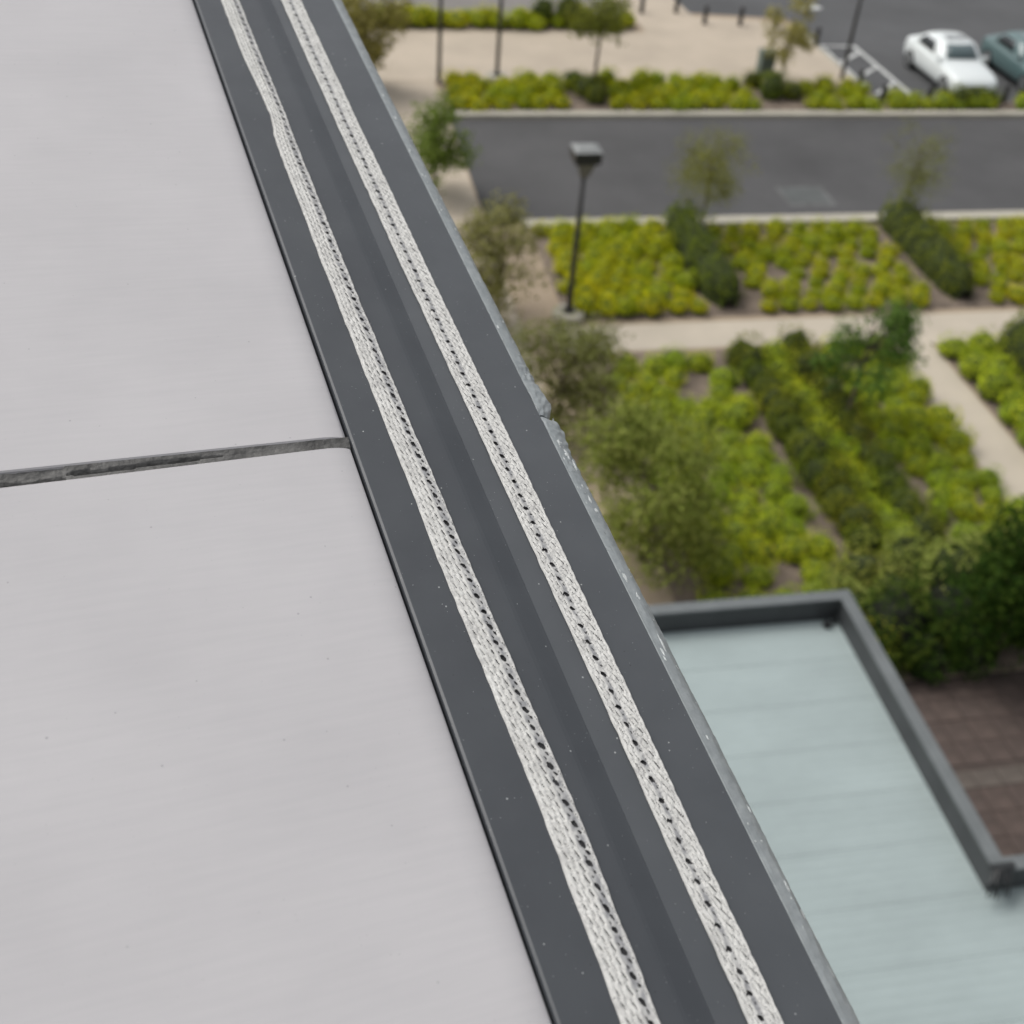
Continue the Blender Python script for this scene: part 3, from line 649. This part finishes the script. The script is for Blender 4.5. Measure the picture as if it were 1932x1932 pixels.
def car(name, label, loc, rz, paint, L=4.12, W=1.70):
    r = empty(name, loc, rz, label=label, cat='car', group='parked cars')
    hl = L / 2
    # stations front(-y) to rear: y, half width, sill z, shoulder z, centre z
    st = [(-1.00, .50, .34, .50, .56), (-.985, .66, .26, .58, .63), (-.93, .80, .22, .66, .72), (-.80, .86, .19, .735, .80), (-.62, .875, .18, .79, .865), (-.44, .88, .18, .83, .915), (-.30, .88, .18, .86, .93),
          (0, .88, .18, .89, .94), (.30, .88, .18, .905, .95), (.52, .875, .18, .915, .965), (.70, .865, .19, .915, .975), (.86, .84, .21, .90, .97), (.95, .79, .26, .86, .94), (.985, .70, .32, .78, .86), (1.0, .56, .38, .66, .72)]
    mb = MB(); rows = []
    def ring(s_):
        yf, hw, zb, zs, zc = s_; y = yf * hl; hw *= W / 1.76
        half = [(0, zb), (hw * .82, zb), (hw * .95, zb + .05), (hw * .99, zb + (zs - zb) * .35), (hw, zb + (zs - zb) * .62), (hw * .97, zs - .05), (hw * .90, zs), (hw * .70, zs + (zc - zs) * .55), (hw * .35, zs + (zc - zs) * .9), (0, zc)]
        return [(x, y, z) for x, z in half] + [(-x, y, z) for x, z in half[-2:0:-1]]
    rs = [ring(s_) for s_ in st]; n = len(rs[0])
    for q in rs: rows += q
    mb.add(rows, [(i * n + k, i * n + (k + 1) % n, (i + 1) * n + (k + 1) % n, (i + 1) * n + k) for i in range(len(rs) - 1) for k in range(n)])
    mb.add(rs[0], [tuple(range(n))]); mb.add(rs[-1], [tuple(range(n - 1, -1, -1))])
    body = mb.build('body', paint, r, recalc=True, smooth=True)
    sd = body.modifiers.new('smooth', 'SUBSURF'); sd.levels = 1; sd.render_levels = 1
    # cabin: belt, shoulder, roof outlines (front y, rear y, half width, z)
    lv = [(-.40, .78, .80, .85), (-.33, .72, .775, .98), (-.20, .60, .70, 1.20), (-.12, .50, .62, 1.32), (-.02, .38, .50, 1.375), (.06, .26, .30, 1.392)]
    mb = MB(); rr = []
    for yf, yr, hw, z in lv:
        hw *= W / 1.76; y0 = yf * hl; y1 = yr * hl; pts = []
        for k in range(9): 
            x = -hw + 2 * hw * k / 8; e = abs(2 * k / 8 - 1) ** 2.5; pts.append((x, y0 + .16 * e, z + (.012 if z > 1.2 else .02) * (1 - e)))
        for k in range(1, 8): pts.append((hw * (1 + .012 * math.sin(math.pi * k / 8)), y0 + .16 + (y1 - y0 - .30) * k / 8, z))
        for k in range(9):
            x = hw - 2 * hw * k / 8; e = abs(2 * k / 8 - 1) ** 2.5; pts.append((x, y1 - .14 * e, z + (.012 if z > 1.2 else .02) * (1 - e)))
        for k in range(1, 8): pts.append((-hw * (1 + .012 * math.sin(math.pi * k / 8)), y1 - .14 - (y1 - y0 - .30) * k / 8, z))
        rr.append(pts)
    n2 = len(rr[0])
    mb.add([p for q in rr for p in q], [(i * n2 + k, i * n2 + (k + 1) % n2, (i + 1) * n2 + (k + 1) % n2, (i + 1) * n2 + k) for i in range(len(rr) - 1) for k in range(n2)])
    mb.add(rr[-1], [tuple(range(n2))])
    cab = mb.build('cabin', paint, r, recalc=True, smooth=True)
    # panes laid just proud of the cabin skin
    cen = Vector((0, .15 * hl, .9))
    def pane(nm, ks, l0, l1, mat, t0=0., t1=1., par=None, o=.012):
        m2 = MB(); vv = []
        for li, tt in ((l0, t0), ((l0 + l1) / 2, .5), (l1, t1)):
            a0 = int(math.floor(li)); fr = li - a0; a1 = min(a0 + 1, len(rr) - 1)
            for k in ks:
                p = Vector(rr[a0][k % n2]).lerp(Vector(rr[a1][k % n2]), fr); d = (p - cen); d.normalize(); vv.append(p + d * o)
        nk = len(ks); m2.add(vv, [(i * nk + k, i * nk + k + 1, (i + 1) * nk + k + 1, (i + 1) * nk + k) for i in range(2) for k in range(nk - 1)])
        ob = m2.build(nm, mat, r, smooth=True); s_ = ob.modifiers.new('t', 'SOLIDIFY'); s_.thickness = .006; s_.offset = 1
        return ob
    pane('windscreen', list(range(1, 8)), .75, 2.75, M['windscreen'])
    pane('rear_window', list(range(17, 24)), .75, 2.75, M['glass'])
    pane('side_window', list(range(9, 15)), .9, 2.45, M['glass'])
    pane('side_window', list(range(25, 31)), .9, 2.45, M['glass'])
    MB().box(-.36, .36, -.02 * hl, .18 * hl, 1.382, 1.402).build('sunroof', M['rim'], r, bevel=.01)
    for sx in (-1, 1):
        for yf in (-.62, .60):
            wx = sx * W * .445
            wl = empty('wheel'); wl.parent = r; wl.location = (wx, yf * hl, .31)
            MB().tube([(-.10, 0, 0), (-.085, 0, 0), (.085, 0, 0), (.10, 0, 0)], [.27, .31, .31, .27], 24).build('tyre', M['tyre'], wl)
            MB().tube([(sx * .09, 0, 0), (sx * .106, 0, 0), (sx * .112, 0, 0)], [.215, .205, .06], 16).build('rim', M['rim'], wl)
        MB().add([(sx * .50, -.985 * hl, .52), (sx * .70, -.952 * hl, .54), (sx * .72, -.915 * hl, .64), (sx * .50, -.95 * hl, .63)], [(0, 1, 2, 3)]).build('headlight', M['headlamp'], r)
        mm = MB(); mm.box(sx * .84 - .09, sx * .84 + .09, -.30 * hl - .05, -.30 * hl + .06, .90, 1.02); mm.build('wing_mirror', paint, r, bevel=.03)
    MB().box(-.36, .36, -1.003 * hl, -.93 * hl, .44, .545).build('grille', M['trim'], r, bevel=.02)
    MB().box(-.55, .55, -1.0 * hl, -.93 * hl, .27, .36).build('air_intake', M['trim'], r, bevel=.02)
    MB().box(-.60, .60, -.9 * hl, .9 * hl, .13, .20).build('underbody', M['trim'], r)
    return r
car('parked_car', 'white two-door car with sunroof parked nose towards the shrub bed', (22.60, 36.72, 0), 0, paintmat('white_car_paint', (0.72, 0.76, 0.75)))
car('parked_car', 'dark teal car at the right edge, parked beside the white one', (25.62, 36.85, 0), 0, paintmat('teal_car_paint', (0.085, 0.145, 0.145)))

# ================================================================== PLANTING
def leaf(vv, ff, c, n, size, rnd, asp=.55):
    n = n.normalized(); a = n.cross(Vector((rnd.uniform(-1, 1), rnd.uniform(-1, 1), rnd.uniform(-1, 1))))
    if a.length < 1e-3: a = n.orthogonal()
    a.normalize(); b = n.cross(a); i = len(vv)
    vv += [c - a * size, c + b * size * asp + n * size * .12, c + a * size, c - b * size * asp + n * size * .12]
    ff.append((i, i + 1, i + 2, i + 3))

def blob(mb, c, rx, ry, rz, seed, seg=12, rng=7, amp=.2):
    vv = []; ff = []
    for j in range(rng + 1):
        th = math.pi * j / rng
        for k in range(seg):
            ph = 2 * math.pi * k / seg; d = Vector((math.sin(th) * math.cos(ph), math.sin(th) * math.sin(ph), math.cos(th)))
            r_ = 1 + amp * noise.noise(d * 2.1 + Vector((seed, seed * .7, 0)))
            vv.append((c[0] + d.x * rx * r_, c[1] + d.y * ry * r_, c[2] + d.z * rz * r_))
    for j in range(rng):
        for k in range(seg): ff.append((j * seg + k, j * seg + (k + 1) % seg, (j + 1) * seg + (k + 1) % seg, (j + 1) * seg + k))
    mb.add(vv, ff)

def mound_mesh(name, leafm, corem, n, rx, rz, size, seed):
    rnd = random.Random(seed); mb = MB(); blob(mb, (0, 0, rz * .33), rx * .80, rx * .80, rz * .56, seed, amp=.3)
    nc = len(mb.f); vv = []; ff = []
    lumps = [(Vector((rnd.uniform(-1, 1), rnd.uniform(-1, 1), rnd.uniform(.1, 1))).normalized(), rnd.uniform(.08, .34)) for _ in range(8)]
    for _ in range(n):
        d = Vector((rnd.gauss(0, 1), rnd.gauss(0, 1), abs(rnd.gauss(0, 1)) - .25)).normalized()
        r_ = .88 + sum(am * max(0, d.dot(l) - .72) / .28 for l, am in lumps) + rnd.uniform(-.2, .15)
        c = Vector((d.x * rx * r_, d.y * rx * r_, max(.015, rz * .33 + d.z * rz * .67 * r_)))
        nn = d + Vector((rnd.uniform(-.6, .6), rnd.uniform(-.6, .6), rnd.uniform(.2, 1.3)))
        leaf(vv, ff, c, nn, size * rnd.uniform(.6, 1.3), rnd)
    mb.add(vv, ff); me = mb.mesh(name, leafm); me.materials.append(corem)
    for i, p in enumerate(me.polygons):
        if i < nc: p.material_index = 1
    return me
limeM = [mound_mesh('shrub', M['lime'], M['lime_core'], 420, .34, .42, .036, s) for s in range(1, 6)]
greenM = [mound_mesh('shrub', M['green'], M['green_core'], 460, .38, .52, .036, s) for s in range(11, 16)]
bushM = [mound_mesh('bush', M['hedge'], M['hedge_core'], 800, .52, .95, .042, s) for s in range(21, 25)]
shadebushM = [mound_mesh('bush', M['tdark'], M['dark_core'], 800, .52, .95, .045, s) for s in range(41, 44)]  # darkest leaf and core colours carry the shade these bushes stand in
gbushM = [mound_mesh('bush', M['tolive'], M['hedge_core'], 800, .52, .9, .045, s) for s in range(31, 34)]
def plant(name, meshes, x, y, sc, label, cat, group, z=.05):
    o = link(name, random.choice(meshes), None, (x, y, z)); o.rotation_euler = (U(-.08, .08), U(-.08, .08), U(0, 6.28))
    o.scale = (sc * U(.86, 1.15), sc * U(.86, 1.15), sc * U(.8, 1.18)); return tag(o, label, cat, group)
ORD = ['', 'first', 'second', 'third', 'fourth', 'fifth', 'sixth', 'seventh', 'eighth', 'ninth', 'tenth', 'eleventh', 'twelfth', 'thirteenth', 'fourteenth', 'fifteenth', 'sixteenth', 'seventeenth', 'eighteenth', 'nineteenth', 'twentieth']
def fill(x0, x1, y0, y1, dx, dy, meshes, sc, label, group, skip=0.06, jit=.12, name='mound_shrub', ok=None):
    y = y0; j = 0; n = 0; c = 0
    while y <= y1 + 1e-6:
        x = x0 + (dx * .5 if j % 2 else 0)
        while x <= x1 + 1e-6:
            px, py = x + U(-jit, jit), y + U(-jit, jit)
            if R() > skip and (ok is None or ok(px, py)):
                c += 1; n += 1
                plant('lime_shrub' if meshes is limeM else 'green_shrub', meshes, px, py, sc * U(.82, 1.15), '%s, %s from left in %s row from front' % (label, ORD[c], ORD[j + 1]), 'shrub', group)
            x += dx
        y += dy; j += 1; c = 0
    return n
nS = 0
# bed between road and footpath
nS += fill(6.4, 9.2, 21.98, 25.9, .54, .49, limeM, .84, 'lime shrub left of first hedge', 'lime shrubs left of the first hedge', .0, .1, ok=lambda x, y: math.hypot(x - 6.09, y - 21.86) > .42)
nS += fill(10.75, 15.0, 21.95, 25.95, .54, .47, limeM, .68, 'lime shrub between the two hedges', 'lime shrubs between the two hedges', .04, .08)
nS += fill(16.55, 19.4, 21.95, 25.95, .54, .47, limeM, .65, 'lime shrub right of second hedge', 'lime shrubs right of the second hedge', .03, .08)
# bed below the footpath, left of the side path
nS += fill(6.5, 8.95, 11.5, 20.1, .56, .54, greenM, .76, 'green shrub left of dark bushes', 'green shrubs left of the dark bushes', .03, .10)
nS += fill(11.25, 12.85, 13.3, 20.1, .50, .50, greenM, .74, 'green shrub along side path', 'green shrubs beside the side path', .02, .08)
nS += fill(14.35, 15.05, 13.0, 20.0, .5, .42, greenM, .95, 'green shrub right of side path', 'green shrubs right of the side path', .0, .05)
# bed beyond the road
nS += fill(5.5, 8.8, 34.1, 36.2, .62, .52, limeM, .92, 'lime shrub by round lamp footing', 'lime shrubs around the round footing', .0, .1, ok=lambda x, y: math.hypot(x - 6.99, y - 36.3) > .5)
nS += fill(10.4, 14.8, 34.1, 36.2, .62, .52, limeM, .92, 'far lime shrub between dark clumps', 'lime shrubs between the dark clumps', .04, .1)
nS += fill(16.8, 18.9, 34.1, 36.1, .66, .55, limeM, .85, 'far shrub below plaza corner', 'shrubs at the foot of the plaza', .12, .12)
nS += fill(19.5, 27.5, 34.1, 34.45, .56, .35, greenM, .82, 'low shrub before the cars', 'shrubs in front of the cars', .10, .08, ok=lambda x, y: min(abs(x - q) for q in (19.25, 20.85, 23.55)) > .2)
nS += fill(3.6, 12.7, 41.8, 42.5, .72, .45, limeM, 1.15, 'far lime shrub by grey forecourt', 'far lime shrubs by the forecourt', .05, .1)
print('mound shrubs', nS)

def hedge(x0, x1, y0, y1, h, label, leafm='hedge', corem='hedge_core', dens=620, size=.042, seed=1, wave=.12):
    rnd = random.Random(seed); cx = (x0 + x1) / 2; hw = (x1 - x0) / 2
    r = empty('hedge', (cx, (y0 + y1) / 2, 0), label=label, cat='hedge', group='hedges')
    L = y1 - y0; core = MB(); vv = []; n = int(L / .25); pr = 10
    def rw(y): return 1 + wave * 1.6 * noise.noise((y * 1.1, seed, 0)) + wave * noise.noise((y * 3, seed, 4))
    for i in range(n + 1):
        y = -L / 2 + L * i / n; e = min(1, .35 + min(i, n - i) * .4)
        for k in range(pr + 1):
            a = math.pi * k / pr; vv.append((math.cos(a) * hw * .8 * rw(y) * e, y, max(0, math.sin(a)) ** .7 * h * .82 * rw(y + 40) * e))
    core.add(vv, [(i * (pr + 1) + k, i * (pr + 1) + k + 1, (i + 1) * (pr + 1) + k + 1, (i + 1) * (pr + 1) + k) for i in range(n) for k in range(pr)])
    core.build('inner_core', M[corem], r, smooth=True)  # solid dark hull added inside to close gaps between the leaves
    lv, lf = [], []
    for _ in range(int(dens * L)):
        y = rnd.uniform(-L / 2, L / 2); e = min(1, .45 + (L / 2 - abs(y)) * 1.2); a = rnd.uniform(.02, math.pi - .02)
        cl = 1 + .42 * noise.noise((y * 3.2, a * 2.2, seed)); r_ = cl * rnd.uniform(.82, 1.08) * e
        d = Vector((math.cos(a), rnd.uniform(-.3, .3), math.sin(a)))
        c = Vector((math.cos(a) * hw * rw(y) * r_, y, max(.03, math.sin(a) ** .7 * h * rw(y + 40) * r_)))
        leaf(lv, lf, c, d + Vector((rnd.uniform(-.7, .7), rnd.uniform(-.7, .7), rnd.uniform(-.2, .8))), size * rnd.uniform(.6, 1.3), rnd)
    MB().add(lv, lf).build('foliage', M[leafm], r)
    return r
hedge(9.35, 10.35, 21.95, 26.3, .95, 'dark olive hedge across the road bed, right of the dense lime shrubs', seed=3)
hedge(15.2, 16.25, 22.0, 26.3, .95, 'dark olive hedge across the road bed, at the right below the faint thin tree', seed=7)
hedge(15.2, 16.4, 13.0, 20.1, 1.25, 'tall dark green hedge at the right edge beyond the side path', seed=9, dens=700)

# dark bushes planted in two rows in the lower bed
BL = 'dark olive bush in the two rows down the lower bed'
for row, (xa, xb) in enumerate(((9.40, 9.50), (10.50, 10.65))):
    for i in range(14):
        y = 19.7 - i * .46; q = i / 13
        plant('dark_bush', bushM, xa + (xb - xa) * q + U(-.05, .05), y + U(-.08, .08), U(.60, .78), '%s of the %s dark row in the lower bed, counted from the footpath' % (ORD[i + 1], ('left', 'right')[row]) + ' bush', 'bush', 'dark bushes in the lower bed')
for i in range(12):
    plant('mixed_bush', greenM, 9.98 + U(-.06, .06) + .1 * i / 11, 19.5 - i * .54, U(.85, 1.1), '%s bright bush from the footpath between the two dark bush rows' % ORD[i + 1], 'bush', 'green bushes between the dark rows')
# big leafy bushes at the near end above the canopy
for i, (x, y, s) in enumerate([(8.4, 11.9, .8), (8.9, 12.7, .9), (9.2, 12.2, 1.0), (9.9, 12.9, 1.0), (10.5, 12.4, 1.15), (11.2, 12.9, 1.0), (11.9, 12.9, 1.0), (7.7, 11.3, .7), (8.4, 11.35, .95), (9.0, 11.5, 1.25), (10.0, 11.6, 1.3), (7.6, 11.05, .75), (8.5, 10.98, .8), (9.3, 10.95, .75), (10.1, 11.0, .8), (11.0, 11.7, 1.2), (10.9, 12.3, 1.2)]):
    plant('leafy_bush', gbushM if i < 7 else (bushM if i in (7, 8) else shadebushM), x, y, s, '%s large green bush from left, massed at near end of lower bed' % ORD[i + 1] if i < 7 else '%s large dark bush from left, just beyond the brown terrace' % ORD[i - 6], 'bush', 'large bushes near the canopy' if i < 7 else 'dark bushes beyond the terrace')
# dark clumps in the far bed and strip
for k, (x, y, s, lb) in enumerate([(9.3, 35.8, .7, 'back left bush of the dark clump below the left plaza tree'), (9.6, 35.2, .75, 'middle bush of the dark clump below the left plaza tree'), (9.8, 34.6, .7, 'front bush nearest the kerb in the clump below the left plaza tree'),
                                   (10.0, 35.7, .6, 'back right bush of the dark clump below the left plaza tree'), (15.35, 36.0, .62, 'back left bush of the dark clump before the green cabinet'), (15.9, 35.6, .72, 'middle bush of the dark clump before the green cabinet'),
                                   (15.6, 34.9, .75, 'front left bush of the dark clump before the green cabinet'), (16.3, 34.9, .66, 'front right bush of the dark clump before the green cabinet'), (9.6, 42.2, .95, 'left of two far dark bushes against the grey forecourt'), (10.5, 42.1, 1.0, 'right of two far dark bushes against the grey forecourt')]):
    plant('dark_bush', bushM, x, y, s, lb, 'bush', 'dark bushes in the far beds')
for x, lb in ((21.8, 'left'), (22.3, 'middle'), (22.85, 'right')):
    plant('dark_bush', bushM, x, 34.3 + U(-.1, .1), .62, lb + ' of three low dark bushes at the kerb in front of the white car', 'bush', 'dark bushes before the white car')

def tree(name, x, y, h, crown_z, rx, rz, n, leafm, label, group, size=.055, seed=1, barkm='bark', clumps=16, lean=(0, 0), droop=0.0, trunk=.05, cs=(.20, .36)):
    rnd = random.Random(seed)
    r = empty(name, (x, y, 0), label=label, cat='tree', group=group)
    tb = MB(); fork = Vector((lean[0] * .4, lean[1] * .4, crown_z - rz * .65)); top = Vector((lean[0], lean[1], crown_z + rz * .6))
    tb.tube([(0, 0, -.05), fork * .5 + Vector((rnd.uniform(-.04, .04), 0, 0)), fork, fork.lerp(top, .5) + Vector((rnd.uniform(-.1, .1), rnd.uniform(-.1, .1), 0)), top], [trunk * 1.25, trunk, trunk * .8, trunk * .45, .008], 8)
    cl = []
    for i in range(clumps):
        while True:
            d = Vector((rnd.uniform(-1, 1), rnd.uniform(-1, 1), rnd.uniform(-1, 1)))
            if .25 < d.length < 1: break
        c = Vector((lean[0] + d.x * rx * .85, lean[1] + d.y * rx * .85, crown_z + d.z * rz * .85 - droop * (d.x ** 2 + d.y ** 2)))
        s_ = fork.lerp(top, rnd.uniform(0, .7)); mid = s_.lerp(c, .5) + Vector((0, 0, .08))
        tb.tube([s_, mid, c], [trunk * .4, trunk * .25, .006], 5)
        cl.append((c, rnd.uniform(*cs) * rx * 1.25))
        for q in range(2):
            e = c + Vector((rnd.uniform(-1, 1), rnd.uniform(-1, 1), rnd.uniform(-.8, .8))) * rx * .3
            tb.tube([mid.lerp(c, .6), e], [trunk * .15, .004], 4); cl.append((e, rnd.uniform(cs[0] * .6, cs[1] * .8) * rx * 1.1))
    tb.build('trunk', M[barkm], r, smooth=True)
    vv, ff = [], []; wsum = sum(s_ ** 2 for _, s_ in cl)
    for c, s_ in cl:
        for _ in range(int(n * s_ ** 2 / wsum)):
            d = Vector((rnd.gauss(0, 1), rnd.gauss(0, 1), rnd.gauss(0, .9))); d.normalize()
            p = c + d * s_ * rnd.random() ** .45; p.z -= abs(rnd.gauss(0, 1)) * droop * .25
            leaf(vv, ff, p, d + Vector((rnd.uniform(-.8, .8), rnd.uniform(-.8, .8), rnd.uniform(0, .9))), size * rnd.uniform(.6, 1.35), rnd)
    MB().add(vv, ff).build('crown', M[leafm], r)
    return r
RG = 'row of street trees along the side path'
tree('street_tree', 2.75, 35.6, 3, 2.0, 1.3, 1.5, 4400, 'olive', 'olive street tree at the top, cut off by the frame beside the capping', RG, seed=3, size=.065, clumps=24, cs=(.26, .42))
tree('street_tree', 3.95, 28.3, 3, 1.62, 1.0, 1.35, 3800, 'tolive', 'green street tree against the left end of the asphalt road', RG, seed=5, size=.055, droop=.3, clumps=22, cs=(.26, .42))
tree('street_tree', 4.50, 21.9, 3, 1.50, 1.2, 1.2, 4800, 'olive', 'olive street tree left of the near lamp post, against the capping', RG, seed=8, size=.05, clumps=22, cs=(.24, .4))
tree('street_tree', 4.90, 17.5, 3, 1.45, 1.25, 1.3, 6800, 'olive', 'dark olive street tree at the left end of the footpath', RG, seed=13, size=.045, clumps=26, cs=(.24, .4))
tree('street_tree', 5.62, 13.9, 3, 1.40, 1.35, 1.5, 10500, 'tolive', 'fuller green street tree nearest the canopy roof', RG, seed=17, size=.045, clumps=30, cs=(.26, .42))
PG = 'slender trees'
tree('plaza_tree', 9.95, 35.6, 3, 2.25, .95, .85, 3000, 'yolive', 'small olive tree on the plaza left part, behind the far shrubs', PG, seed=21, size=.05, clumps=22, cs=(.24, .4))
tree('plaza_tree', 16.55, 36.5, 3, 1.7, .85, 1.1, 3000, 'ypale', 'thin pale tree on the plaza beside the green cabinet', PG, seed=25, size=.045, barkm='bark_pale', clumps=22, cs=(.24, .38), trunk=.03)
tree('road_tree', 10.35, 25.7, 3.3, 1.85, 1.02, 1.2, 6200, 'troad', 'thin feathery tree seen against the road above the first hedge', PG, seed=29, size=.026, clumps=30, trunk=.025, cs=(.26, .42))
tree('road_tree', 15.75, 25.7, 3.3, 1.85, .95, 1.15, 3200, 'troad', 'very faint thin tree against the road above the second hedge', PG, seed=33, size=.024, clumps=26, trunk=.02, cs=(.28, .42))
tree('garden_tree', 10.60, 17.1, 3, 2.1, .95, 1.2, 3600, 'tgreen', 'small green tree whose crown overlaps the footpath junction', PG, seed=41, size=.045, clumps=13, cs=(.24, .40), droop=.35)
tree('evergreen_tree', 10.55, 10.9, 3.4, 1.85, 1.1, 1.3, 6000, 'tdark', 'dense dark evergreen tree at the right edge beyond the terrace', 'dark evergreens', seed=51, size=.055, clumps=36, cs=(.3, .46))
tree('evergreen_tree', 11.9, 10.7, 3.6, 2.1, 1.3, 1.5, 6500, 'tdark', 'dark evergreen tree at the far right, mostly outside the frame', 'dark evergreens', seed=57, size=.055, clumps=34, cs=(.3, .46))
